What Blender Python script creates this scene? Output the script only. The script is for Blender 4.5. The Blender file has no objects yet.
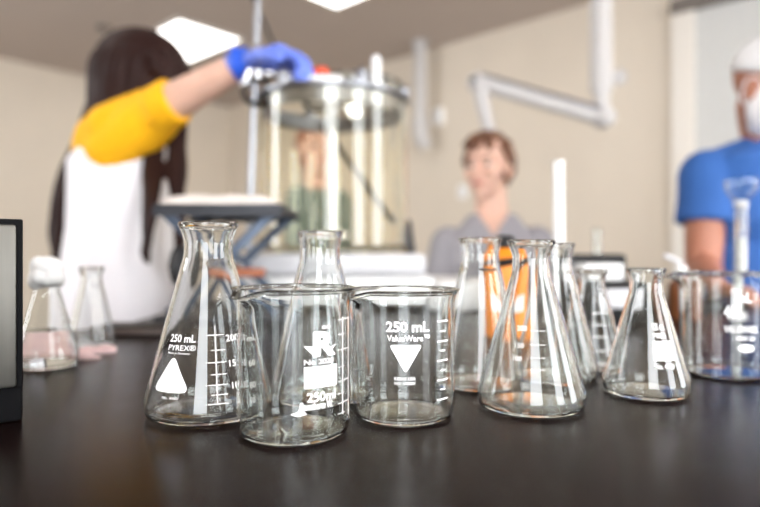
import bpy, bmesh, math, random
from mathutils import Vector, Matrix
random.seed(7)
PI = math.pi
C = bpy.context.scene.collection
V = Vector
BENCH = 0.918
CAMZ = 1.029
F_PX, CX, CY = 591.0, 380.0, 253.5

def P(px, py, d):
    """world point that the photograph shows at (px, py) when it lies d metres from the lens plane"""
    return V(((px-CX)/F_PX*d, d, CAMZ+(CY-py)/F_PX*d))

# ------------------------------------------------------------------ materials
def lin(c):
    return tuple(((x/255)/12.92 if x/255 <= .04045 else ((x/255+.055)/1.055)**2.4) for x in c)

def mat(name, rgb, rough=.5, metal=0., noise=0., nscale=20., bump=0., bscale=200., spec=.5, trans=0., stretch=None, rvar=0., sub=0.):
    m = bpy.data.materials.new(name); m.use_nodes = True
    nt = m.node_tree; b = nt.nodes['Principled BSDF']
    c = lin(rgb)
    b.inputs['Base Color'].default_value = (*c, 1)
    b.inputs['Roughness'].default_value = rough
    b.inputs['Metallic'].default_value = metal
    b.inputs['Specular IOR Level'].default_value = spec
    b.inputs['Transmission Weight'].default_value = trans
    if sub:
        b.inputs['Subsurface Weight'].default_value = sub
        b.inputs['Subsurface Radius'].default_value = (.01, .004, .002)
    tc = nt.nodes.new('ShaderNodeTexCoord'); mp = nt.nodes.new('ShaderNodeMapping')
    nt.links.new(tc.outputs['Object'], mp.inputs['Vector'])
    if stretch: mp.inputs['Scale'].default_value = stretch
    if noise or rvar:
        n = nt.nodes.new('ShaderNodeTexNoise'); n.inputs['Scale'].default_value = nscale
        n.inputs['Detail'].default_value = 4
        nt.links.new(mp.outputs['Vector'], n.inputs['Vector'])
        if noise:
            r = nt.nodes.new('ShaderNodeValToRGB')
            r.color_ramp.elements[0].position = .3; r.color_ramp.elements[1].position = .7
            r.color_ramp.elements[0].color = (*[x*(1-noise) for x in c], 1)
            r.color_ramp.elements[1].color = (*[min(1, x*(1+noise)) for x in c], 1)
            nt.links.new(n.outputs['Fac'], r.inputs['Fac']); nt.links.new(r.outputs['Color'], b.inputs['Base Color'])
        if rvar:
            mr = nt.nodes.new('ShaderNodeMapRange')
            mr.inputs['To Min'].default_value = max(0, rough-rvar); mr.inputs['To Max'].default_value = rough+rvar
            nt.links.new(n.outputs['Fac'], mr.inputs['Value']); nt.links.new(mr.outputs['Result'], b.inputs['Roughness'])
    if bump:
        n2 = nt.nodes.new('ShaderNodeTexNoise'); n2.inputs['Scale'].default_value = bscale
        nt.links.new(mp.outputs['Vector'], n2.inputs['Vector'])
        bp = nt.nodes.new('ShaderNodeBump'); bp.inputs['Strength'].default_value = bump; bp.inputs['Distance'].default_value = .002
        nt.links.new(n2.outputs['Fac'], bp.inputs['Height']); nt.links.new(bp.outputs['Normal'], b.inputs['Normal'])
    return m

def glass_mat(name, col=(1, 1, 1), ior=1.47, rough=0.):
    m = bpy.data.materials.new(name); m.use_nodes = True
    nt = m.node_tree; nt.nodes.remove(nt.nodes['Principled BSDF'])
    g = nt.nodes.new('ShaderNodeBsdfGlass'); g.inputs['Color'].default_value = (*col, 1)
    g.inputs['IOR'].default_value = ior; g.inputs['Roughness'].default_value = rough
    nt.links.new(g.outputs[0], nt.nodes['Material Output'].inputs['Surface'])
    return m

def emit_mat(name, col, s):
    m = bpy.data.materials.new(name); m.use_nodes = True
    b = m.node_tree.nodes['Principled BSDF']
    b.inputs['Base Color'].default_value = (.8, .8, .8, 1)
    b.inputs['Emission Color'].default_value = (*col, 1); b.inputs['Emission Strength'].default_value = s
    return m

M = dict(
    wall=mat('painted_wall', (214, 203, 188), .85, noise=.02, nscale=3, bump=.1, bscale=150),
    ceil=mat('ceiling_paint', (186, 174, 166), .9, noise=.02, nscale=2, bump=.2, bscale=90),
    floor=mat('floor_vinyl', (150, 142, 132), .45, noise=.08, nscale=6),
    trim=mat('dark_trim', (112, 104, 98), .5),
    doorpaint=mat('grey_door_paint', (196, 196, 194), .55, noise=.02),
    frame=mat('door_frame_paint', (222, 216, 208), .5),
    bench=mat('black_resin', (22, 12, 11), .25, noise=.14, nscale=40, rvar=.03, bump=.05, bscale=500, spec=.07),
    cab=mat('cabinet_laminate', (92, 82, 78), .5, noise=.06, nscale=15),
    glass=glass_mat('borosilicate_glass', (.985, .993, .99)),
    glass_thin=glass_mat('lab_glass', (.97, .985, .98)),
    tank=glass_mat('tank_glass', (.996, .992, .952), 1.45),
    water=glass_mat('water', (.99, .995, 1), 1.33),
    amber=mat('amber_plastic', (116, 70, 42), .3, noise=.1),
    enamel=mat('white_enamel', (250, 250, 250), .5),
    white=mat('white_plastic', (240, 240, 240), .35),
    offwhite=mat('off_white_metal', (212, 212, 216), .4, noise=.03),
    steel=mat('polished_steel', (205, 205, 208), .18, 1., noise=.04),
    rodsteel=mat('satin_steel', (150, 152, 158), .34, 1., noise=.06),
    brushed=mat('brushed_steel', (108, 106, 101), .5, 1., noise=.12, nscale=6, stretch=(1, 40, 1)),
    blacksteel=mat('dark_steel', (52, 54, 60), .5, .4, noise=.1),
    bluesteel=mat('blue_grey_steel', (74, 86, 104), .45, .4, noise=.08),
    black=mat('black_plastic', (13, 13, 15), .5, spec=.3, noise=.1, bump=.1, bscale=300),
    matteblack=mat('matte_black_casing', (11, 11, 13), .8, spec=.12, bump=.1, bscale=300),
    blackrub=mat('black_rubber', (30, 30, 32), .6),
    orange=mat('orange_plastic', (240, 138, 24), .4, noise=.05),
    rust=mat('orange_brown_metal', (150, 84, 50), .5, noise=.1),
    pad=mat('absorbent_pad', (226, 218, 212), .9, noise=.04, bump=.3),
    pink=mat('pink_cloth', (244, 214, 216), .9, noise=.04, bump=.3, bscale=500),
    film=mat('plastic_film', (248, 249, 250), .35, noise=.02, trans=.12),
    skin=mat('skin', (222, 166, 144), .5, noise=.05, nscale=30, sub=.1),
    skinf=mat('fair_skin', (220, 178, 158), .5, noise=.05, nscale=30, sub=.1),
    skinb=mat('tan_skin', (182, 122, 98), .5, noise=.05, nscale=30, sub=.1),
    lips=mat('lips', (200, 118, 112), .45),
    eyew=mat('eyeball', (196, 184, 176), .3), 
    iris=mat('iris', (70, 56, 46), .2),
    hair_dark=mat('dark_brown_hair', (40, 20, 17), .6, spec=.2, noise=.35, nscale=30, stretch=(8, 8, .6)),
    hair_brown=mat('light_brown_hair', (104, 66, 44), .5, noise=.3, nscale=60, stretch=(6, 6, 1)),
    hair_red=mat('reddish_hair', (150, 92, 66), .5, noise=.3, nscale=50, stretch=(6, 6, 1)),
    shirt_w=mat('white_cotton', (246, 244, 250), .85, noise=.02, nscale=9, bump=.25, bscale=40),
    sleeve_y=mat('yellow_cotton', (252, 184, 4), .85, noise=.04, nscale=9, bump=.25, bscale=40),
    shirt_b=mat('blue_cotton', (50, 97, 168), .85, noise=.05, nscale=9, bump=.25, bscale=40),
    shirt_g=mat('grey_cotton', (150, 147, 152), .9, noise=.06, nscale=60, bump=.25, bscale=40),
    shirt_d=mat('dark_green_cotton', (104, 122, 116), .9, noise=.06),
    denim=mat('denim', (58, 68, 92), .8, noise=.1, nscale=60),
    khaki=mat('khaki_cotton', (140, 124, 100), .8, noise=.05),
    shoe=mat('dark_shoe', (48, 44, 44), .5),
    glove=mat('blue_nitrile', (106, 130, 226), .45, noise=.05, bump=.2, bscale=60),
    cuff=mat('deep_blue_nitrile', (36, 92, 214), .4),
    cap=mat('white_cap_cotton', (232, 232, 234), .8, noise=.02, bump=.15, bscale=80),
    mask=mat('white_mask', (246, 246, 248), .8, bump=.1, bscale=200),
    red=mat('red_plastic', (226, 84, 54), .4),
    duct=mat('duct_metal', (190, 187, 186), .35, noise=.03),
    panel=emit_mat('lit_diffuser', (1., .97, .92), 9.),
    daylight=emit_mat('bright_window_pane', (.92, .96, 1.), 32.),
    brass=mat('brass', (196, 160, 90), .3, .9),
)

# ------------------------------------------------------------------ mesh helpers
def obj(name, bm, m, parent=None, smooth=True, loc=None):
    """link a bmesh (built in world space) as one object; its origin goes to the parent's or to loc"""
    me = bpy.data.meshes.new(name)
    bmesh.ops.recalc_face_normals(bm, faces=bm.faces[:])
    o = bpy.data.objects.new(name, me)
    org = V((0, 0, 0))
    if parent is not None:
        q = parent
        while q is not None:
            org = org + q.location; q = q.parent
        o.parent = parent
    elif loc is not None:
        org = V(loc); o.location = org
    bmesh.ops.translate(bm, vec=-org, verts=bm.verts[:])
    bm.to_mesh(me); bm.free()
    if smooth:
        for p in me.polygons: p.use_smooth = True
        try: me.set_sharp_from_angle(angle=math.radians(42))
        except Exception: pass
    if m: me.materials.append(m)
    C.objects.link(o)
    return o

def thing(name, label, cat, loc, group=None):
    o = bpy.data.objects.new(name, None); C.objects.link(o)
    o.location = loc; o.empty_display_size = .05
    o['label'] = label; o['category'] = cat
    if group: o['group'] = group
    return o

def tag(o, label, cat, group=None):
    o['label'] = label; o['category'] = cat
    if group: o['group'] = group
    return o

def struct(name, bm, m, smooth=False, parent=None):
    o = obj(name, bm, m, parent, smooth)
    if parent is None: o['kind'] = 'structure'
    return o

def box(bm, c, s, bev=0., rot=None, seg=2):
    r = bmesh.ops.create_cube(bm, size=1.0)
    vs = r['verts']
    bmesh.ops.scale(bm, vec=V(s), verts=vs)
    if bev:
        es = list({e for v in vs for e in v.link_edges})
        rb = bmesh.ops.bevel(bm, geom=es, offset=bev, segments=seg, affect='EDGES', profile=.5)
        vs = list({v for f in rb['faces'] for v in f.verts} | {v for v in vs if v.is_valid})
        seen = set(vs); st = list(vs)
        while st:
            v = st.pop()
            for e in v.link_edges:
                w = e.other_vert(v)
                if w not in seen: seen.add(w); st.append(w)
        vs = list(seen)
    if rot is not None: bmesh.ops.rotate(bm, cent=(0, 0, 0), matrix=rot, verts=vs)
    bmesh.ops.translate(bm, vec=V(c), verts=vs)
    return vs

def basis(d):
    d = d.normalized()
    a = V((0, 0, 1)) if abs(d.z) < .9 else V((1, 0, 0))
    x = d.cross(a).normalized(); return x, d.cross(x).normalized()

def tube(bm, pts, rad, seg=14, closed=False, caps=True):
    pts = [V(p) for p in pts]
    if not hasattr(rad, '__len__'): rad = [rad]*len(pts)
    rings = []; x = None; n = len(pts)
    for i, p in enumerate(pts):
        if closed: d = pts[(i+1) % n]-pts[i-1]
        else: d = pts[min(i+1, n-1)]-pts[max(i-1, 0)]
        d.normalize()
        if x is None: x, y = basis(d)
        else:
            x = (x-d*x.dot(d)).normalized()
        y = d.cross(x)
        rings.append([bm.verts.new(p+(x*math.cos(t)+y*math.sin(t))*rad[i]) for t in [2*PI*k/seg for k in range(seg)]])
    m = n if closed else n-1
    for i in range(m):
        a, b = rings[i], rings[(i+1) % n]
        for k in range(seg):
            bm.faces.new((a[k], a[(k+1) % seg], b[(k+1) % seg], b[k]))
    if caps and not closed:
        bm.faces.new(rings[0][::-1]); bm.faces.new(rings[-1])

def sphere(bm, c, r, ax=None, seg=20, rings=12):
    if not hasattr(r, '__len__'): r = (r, r, r)
    res = bmesh.ops.create_uvsphere(bm, u_segments=seg, v_segments=rings, radius=1.)
    vs = res['verts']
    X, Y, Z = ax if ax else (V((1, 0, 0)), V((0, 1, 0)), V((0, 0, 1)))
    c = V(c)
    for v in vs:
        q = v.co.copy(); v.co = c+X*(q.x*r[0])+Y*(q.y*r[1])+Z*(q.z*r[2])
    return vs

def capsule(bm, a, b, ra, rb, seg=16):
    a, b = V(a), V(b); d = b-a; L = d.length
    if L < 1e-6: sphere(bm, a, ra); return
    d /= L; pts, rad = [], []
    for k in range(5):
        t = PI/2*(1-k/5)*.98; pts.append(a-d*ra*math.sin(t)); rad.append(max(1e-4, ra*math.cos(t)))
    pts.append(a); rad.append(ra); pts.append(b); rad.append(rb)
    for k in range(1, 6):
        t = PI/2*k/5*.98; pts.append(b+d*rb*math.sin(t)); rad.append(max(1e-4, rb*math.cos(t)))
    x, y = basis(d); rings = []
    for p, r in zip(pts, rad):
        rings.append([bm.verts.new(p+(x*math.cos(2*PI*k/seg)+y*math.sin(2*PI*k/seg))*r) for k in range(seg)])
    for i in range(len(rings)-1):
        for k in range(seg):
            bm.faces.new((rings[i][k], rings[i][(k+1) % seg], rings[i+1][(k+1) % seg], rings[i+1][k]))
    bm.faces.new(rings[0][::-1]); bm.faces.new(rings[-1])

def chain(bm, pts, rad):
    for i in range(len(pts)-1): capsule(bm, pts[i], pts[i+1], rad[i], rad[i+1])

def loft(bm, secs, L, Fd, seg=28, power=2.4):
    """horizontal superellipse sections (centre, half width along L, half depth along Fd)"""
    rings = []
    for c, w, d in secs:
        c = V(c); ring = []
        for k in range(seg):
            t = 2*PI*k/seg; ct, st = math.cos(t), math.sin(t)
            ring.append(bm.verts.new(c+L*(w*math.copysign(abs(ct)**(2/power), ct))+Fd*(d*math.copysign(abs(st)**(2/power), st))))
        rings.append(ring)
    for i in range(len(rings)-1):
        for k in range(seg):
            bm.faces.new((rings[i][k], rings[i][(k+1) % seg], rings[i+1][(k+1) % seg], rings[i+1][k]))
    bm.faces.new(rings[0][::-1]); bm.faces.new(rings[-1])

def spline(pts, n=6):
    """Catmull-Rom through 2-D or 3-D control points"""
    out = []; k = len(pts[0])
    for i in range(len(pts)-1):
        p0, p1, p2, p3 = pts[max(i-1, 0)], pts[i], pts[i+1], pts[min(i+2, len(pts)-1)]
        for s in range(n):
            t = s/n
            out.append(tuple(.5*(2*p1[j]+(p2[j]-p0[j])*t+(2*p0[j]-5*p1[j]+4*p2[j]-p3[j])*t*t+(3*p1[j]-p0[j]-3*p2[j]+p3[j])*t**3) for j in range(k)))
    out.append(tuple(pts[-1]))
    return out

def lathe(bm, prof, c, seg=64, closed=False):
    """profile (r, z) turned about the vertical through c; r = 0 ends become poles"""
    c = V(c); rings = []
    for r, z in prof:
        if r < 1e-6: rings.append(bm.verts.new(c+V((0, 0, z))))
        else: rings.append([bm.verts.new(c+V((r*math.cos(2*PI*k/seg), r*math.sin(2*PI*k/seg), z))) for k in range(seg)])
    n = len(rings)
    for i in range(n if closed else n-1):
        a, b = rings[i], rings[(i+1) % n]
        for k in range(seg):
            k2 = (k+1) % seg
            if isinstance(a, list) and isinstance(b, list): bm.faces.new((a[k], a[k2], b[k2], b[k]))
            elif isinstance(a, list): bm.faces.new((a[k], a[k2], b))
            elif isinstance(b, list): bm.faces.new((a, b[k2], b[k]))

def remesh(bm, voxel, smooth=3):
    me = bpy.data.meshes.new('tmp'); bm.to_mesh(me); bm.free()
    o = bpy.data.objects.new('tmp', me); C.objects.link(o)
    r = o.modifiers.new('r', 'REMESH'); r.mode = 'VOXEL'; r.voxel_size = voxel; r.use_smooth_shade = True
    if smooth:
        s = o.modifiers.new('s', 'SMOOTH'); s.iterations = smooth; s.factor = .5
    dg = bpy.context.evaluated_depsgraph_get(); dg.update()
    out = bpy.data.meshes.new_from_object(o.evaluated_get(dg))
    b2 = bmesh.new(); b2.from_mesh(out)
    bpy.data.objects.remove(o); bpy.data.meshes.remove(me); bpy.data.meshes.remove(out)
    return b2

def text_mesh(s, bold=.0):
    cu = bpy.data.curves.new('t', 'FONT'); cu.body = s; cu.size = 1.; cu.offset = bold; cu.resolution_u = 3
    o = bpy.data.objects.new('t', cu); C.objects.link(o)
    dg = bpy.context.evaluated_depsgraph_get(); dg.update()
    me = bpy.data.meshes.new_from_object(o.evaluated_get(dg))
    b = bmesh.new(); b.from_mesh(me)
    bpy.data.objects.remove(o); bpy.data.curves.remove(cu); bpy.data.meshes.remove(me)
    return b

# ------------------------------------------------------------------ camera
cam = bpy.data.cameras.new('camera'); co = bpy.data.objects.new('camera', cam); C.objects.link(co)
cam.sensor_width = 36; cam.lens = F_PX/760*36
co.location = (0, 0, CAMZ); co.rotation_euler = (PI/2, 0, 0)
cam.clip_start = .02
cam.dof.use_dof = True; cam.dof.focus_distance = .375; cam.dof.aperture_fstop = 3.3; cam.dof.aperture_blades = 0
bpy.context.scene.camera = co

# ------------------------------------------------------------------ the room (two walls meet far behind the bench, at 45 degrees to the lens)
CORN = V((-1.958, 7.665, 0)); U = V((.667, .745, 0)); W = V((.745, -.667, 0))
CEIL = CAMZ+1.90; RA, RB = 6.0, 10.2
ROT = Matrix(((W.x, -U.x, 0), (W.y, -U.y, 0), (0, 0, 1)))   # columns: along W, along -U, up
def R(a, b, z=0): return CORN-U*a+W*b+V((0, 0, z))
def rbox(bm, a0, a1, b0, b1, z0, z1, bev=0.):
    box(bm, R((a0+a1)/2, (b0+b1)/2, (z0+z1)/2), (b1-b0, a1-a0, z1-z0), bev, ROT.to_4x4())

bm = bmesh.new(); rbox(bm, -.2, RA+.2, -.2, RB+.2, -.1, 0); struct('floor', bm, M['floor'])
bm = bmesh.new(); rbox(bm, -.2, RA+.2, -.2, RB+.2, CEIL, CEIL+.1); struct('ceiling', bm, M['ceil'])
bm = bmesh.new(); rbox(bm, -.2, RA+.2, -.2, 0, 0, CEIL); struct('wall_left', bm, M['wall'])
bm = bmesh.new(); rbox(bm, -.2, 0, 0, RB, 0, CEIL); struct('wall_right', bm, M['wall'])
def windowed(name, side, spans, z0, z1, idx):
    bm = bmesh.new(); full = RB if side == 'near' else RA
    def piece(s0, s1, za, zb):
        if s1-s0 < .01: return
        if side == 'near': rbox(bm, RA, RA+.2, s0, s1, za, zb)
        else: rbox(bm, s0, s1, RB, RB+.2, za, zb)
    e = -.2 if side == 'near' else 0.
    prev = 0.
    for s0, s1 in spans:
        piece(prev, s0, 0, CEIL); piece(s0, s1, 0, z0); piece(s0, s1, z1, CEIL); prev = s1
    piece(prev, full, 0, CEIL)
    struct(name, bm, M['wall'])
    for s0, s1 in spans:
        b2 = bmesh.new(); b3 = bmesh.new()
        def fr(x0, x1, za, zb, b, d0=.04, d1=.10):
            if side == 'near': rbox(b, RA+d0, RA+d1, x0, x1, za, zb)
            else: rbox(b, x0, x1, RB+d0, RB+d1, za, zb)
        fr(s0, s0+.05, z0, z1, b2); fr(s1-.05, s1, z0, z1, b2); fr(s0, s1, z0, z0+.05, b2); fr(s0, s1, z1-.05, z1, b2)
        o = struct('window_%d' % idx, b2, M['frame'])
        fr(s0+.04, s1-.04, z0+.04, z1-.04, b3, .06, .08)
        struct('window_pane', b3, M['daylight'], parent=o)
        idx += 1
    return idx
n = windowed('wall_near', 'near', [(2.2, 3.4), (7.35, 8.95)], .70, 2.84, 1)
windowed('wall_rear', 'rear', [(.5, 2.0), (3.4, 4.6)], .70, 2.84, n)

# grey door with a lighter frame and a dark header
bm = bmesh.new(); rbox(bm, .0, .03, 5.50, 6.6, 0, 2.66); dr = struct('door_1', bm, M['doorpaint'])
bm = bmesh.new(); rbox(bm, .0, .06, 5.36, 5.50, 0, 2.66); rbox(bm, 0, .06, 6.6, 6.72, 0, 2.66); struct('trim_1', bm, M['frame'])
bm = bmesh.new(); rbox(bm, .0, .10, 5.36, 6.72, 2.66, 2.75); struct('trim_2', bm, M['trim'])
bm = bmesh.new(); rbox(bm, .03, .08, 6.45, 6.5, 1.0, 1.14, .01); struct('door_handle', bm, M['steel'], parent=dr)
bm = bmesh.new(); rbox(bm, 0, 4.6, 0, .015, 0, .1); struct('baseboard_left', bm, M['trim'])
bm = bmesh.new(); rbox(bm, 0, .015, .02, 5.35, 0, .1); struct('baseboard_right', bm, M['trim'])

# ceiling lights: recessed troffers on the room's own grid
def ceiling_light(cx, cy, label):
    t = thing('ceiling_light', label, 'ceiling light', (cx, cy, CEIL), 'recessed ceiling light panels')
    rel = V((cx, cy, 0))
    bm = bmesh.new()
    for sx, sy, lx, ly in ((0, .60, .64, .03), (0, -.60, .64, .03), (.31, 0, .03, 1.2), (-.31, 0, .03, 1.2)):
        p = rel+ (U*sx)+( W*sy)
        box(bm, p+V((0, 0, CEIL-.007)), (ly, lx, .014), 0, ROT.to_4x4())
    obj('frame', bm, M['white'], t, False)
    bm = bmesh.new(); box(bm, rel+V((0, 0, CEIL-.006)), (1.17, .59, .011), 0, ROT.to_4x4())
    obj('diffuser', bm, M['panel'], t, False)
# the visible panel's near corner is at (178,18) and its long side runs to the far left
top = P(178, 18, 1.9/235.5*591); 
c1 = V((top.x, top.y, 0))+U*.31-W*.60
ceiling_light(c1.x, c1.y, 'bright ceiling panel above the long haired person')
apex = P(341, 5.5, 1.9/248*591)
c2 = V((apex.x, apex.y, 0))-U*.31+W*.60
c2 = V((apex.x, apex.y, 0))-U*.31+W*.55
ceiling_light(c2.x, c2.y, 'bright ceiling panel cut by the top edge of the photo above the glass tank')
for dx, dy, lb in ((3.2, .1, 'far right'), (0.1, -3.0, 'behind the lens'),):
    q = c2+W*dx+U*dy if dx > 1 else c2-U*2.6+W*.2
    ceiling_light(q.x, q.y, 'ceiling panel out over the near end of the bench' if dx < 1 else 'ceiling panel out over the right hand end of the bench')

# small round detector
p = P(104, 27, 1.9/226.5*591)
bm = bmesh.new(); lathe(bm, [(0, -.03), (.04, -.03), (.055, -.015), (.06, 0), (0, 0)], (p.x, p.y, CEIL), 24)
tag(obj('smoke_detector', bm, M['trim'], loc=(p.x, p.y, CEIL)), 'small round dark detector on the ceiling above the long hair', 'smoke detector')
# wall devices
def on_right_wall(px, py):
    k = (px-CX)/F_PX
    t = (k*CORN.y-CORN.x)/(W.x-k*W.y); q = CORN+W*t
    return V((q.x, q.y, CAMZ+(CY-py)/F_PX*q.y))
nrm = -U
def plate(name, px, py, w, h, d, label, cat):
    p = on_right_wall(px, py)+nrm*(d/2)
    t = thing(name, label, cat, p)
    bm = bmesh.new(); box(bm, p, (w, d, h), .01, ROT.to_4x4()); obj('cover', bm, M['white'], t)
    bm = bmesh.new(); box(bm, p+nrm*(d/2), (w*.5, .012, h*.4), .003, ROT.to_4x4()); obj('face', bm, M['offwhite'], t)
plate('thermostat', 440, 117, .10, .15, .05, 'small white box on the beige wall right of the far exhaust arm', 'wall box')
plate('wall_outlet', 463, 192, .09, .12, .02, 'small pale outlet plate on the wall left of the seated person', 'outlet')

# ------------------------------------------------------------------ exhaust arms
def duct_piece(name, pts, r, parent, m='duct', seg=20):
    bm = bmesh.new(); tube(bm, pts, r, seg); return obj(name, bm, M[m], parent)
d = 5.3
top = P(420, 0, d); t = thing('exhaust_arm', 'slim grey exhaust pipe hanging from the ceiling right of the glass tank', 'exhaust arm', (top.x, d, CEIL), 'ceiling exhaust arms')
duct_piece('drop_pipe', [(top.x, d, CEIL-.012), P(420, 128, d)], .058, t)
duct_piece('elbow', [P(420, 120, d), P(420, 130, d), P(422, 140, d), P(427, 148, d)], [.075, .075, .07, .06], t)
bm = bmesh.new(); lathe(bm, [(.06, -.03), (.075, -.03), (.075, 0), (.06, 0)], (top.x, d, CEIL), 24, closed=True); obj('ceiling_flange', bm, M['duct'], t)
d = 2.6
top = P(601, 0, d); t = thing('exhaust_arm', 'large jointed white exhaust arm reaching left above the seated person', 'exhaust arm', (top.x, d, CEIL), 'ceiling exhaust arms')
duct_piece('drop_pipe', [(top.x, d, CEIL-.012), P(601, 92, d)], .047, t)
duct_piece('inner_pipe', [P(601, 90, d), P(602, 112, d)], .034, t)
bm = bmesh.new(); sphere(bm, P(603, 117, d), (.055, .055, .05)); obj('lower_joint', bm, M['duct'], t)
a, b = P(598, 117, d), P(479, 83, d)
duct_piece('arm', [a, b], .034, t)
bm = bmesh.new(); tube(bm, [a+V((0, -.04, .03)), b+V((0, -.04, .03))], .008, 8); obj('tension_rod', bm, M['steel'], t)
bm = bmesh.new(); sphere(bm, P(478, 83, d), (.05, .05, .046)); obj('elbow_joint', bm, M['duct'], t)
bm = bmesh.new(); tube(bm, [P(470, 80, d+.02), P(474, 79, d-.06)], .012, 12); obj('friction_knob', bm, M['blackrub'], t)
duct_piece('nozzle_pipe', [P(479, 84, d), P(484, 110, d), P(490, 136, d)], [.036, .03, .026], t)
bm = bmesh.new(); c = P(492, 150, d); lathe(bm, [(.03, .05), (.05, .03), (.11, -.05), (.108, -.05), (.047, .03), (.027, .05)], c, 28, closed=True); obj('hood', bm, M['duct'], t)
bm = bmesh.new(); tube(bm, [P(619, 77, d-.01), P(619, 77, d+.0)], .034, 24); tube(bm, [P(606, 77, d-.02), P(619, 77, d-.02)], .015, 10); obj('damper_disc', bm, M['duct'], t)
bm = bmesh.new(); lathe(bm, [(.05, -.04), (.12, -.04), (.12, 0), (.05, 0)], (top.x, d, CEIL), 24, closed=True); obj('ceiling_flange', bm, M['duct'], t)

# ------------------------------------------------------------------ bench
bt = thing('lab_bench', 'long lab bench with a black resin worktop carrying all the glassware', 'lab bench', (.2, .6, 0))
bm = bmesh.new()
out = [(-1.30, -.35), (1.75, -.35), (1.75, 1.50), (-.40, 1.50), (-.40, .867), (-1.30, .867)]
lo = [bm.verts.new((x, y, BENCH-.03)) for x, y in out]; hi = [bm.verts.new((x, y, BENCH)) for x, y in out]
bm.faces.new(lo[::-1]); bm.faces.new(hi)
for i in range(6): bm.faces.new((lo[i], lo[(i+1) % 6], hi[(i+1) % 6], hi[i]))
bmesh.ops.bevel(bm, geom=[e for e in bm.edges if all(v.co.z > BENCH-.001 for v in e.verts)], offset=.003, segments=2, affect='EDGES')
obj('worktop', bm, M['bench'], bt)
bm = bmesh.new(); box(bm, (-.85, .26, .44), (.84, 1.15, .88)); obj('base_cabinet', bm, M['cab'], bt, False)
bm = bmesh.new(); box(bm, (.66, .56, .44), (2.1, 1.78, .88)); obj('base_cabinet', bm, M['cab'], bt, False)
for k in range(3):
    bm = bmesh.new(); box(bm, (-.1+.7*k, 1.458, .46), (.64, .02, .74), .004); dd = obj('cabinet_door', bm, M['cab'], bt)
    bm = bmesh.new(); tube(bm, [(-.3+.7*k, 1.475, .70), (-.3+.7*k, 1.475, .58)], .006, 8); obj('handle', bm, M['steel'], dd)

# ------------------------------------------------------------------ glassware
GF, GB = 'Erlenmeyer flasks on the bench', 'beakers on the bench'
def flask_profile(R_, H, n, l):
    cone0 = (R_*.988, .013); cone1 = (n*1.17, .75*H)
    mid = [(cone0[0]+(cone1[0]-cone0[0])*t, cone0[1]+(cone1[1]-cone0[1])*t) for t in (.25, .5, .75)]
    return spline([(R_*.90, .0002), (R_*.965, .0020), (R_*.997, .0070), cone0]+mid+[cone1, (n*1.03, .81*H), (n, .855*H), (n*1.005, .90*H),
                   (n+(l-n)*.45, .945*H), (l*.95, .966*H), (l, .979*H), (l*1.0, .992*H), (l*.93, H)], 6)
def beaker_profile(R_, H, fl=.0027):
    return spline([(R_*.885, .0002), (R_*.955, .0022), (R_*.992, .0068), (R_, .013), (R_, .3*H), (R_, .6*H), (R_, .86*H), (R_+fl*.25, .93*H),
                   (R_+fl, .975*H), (R_+fl*1.35, .99*H), (R_+fl*1.2, .998*H), (R_+fl*.7, H)], 6)

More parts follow.
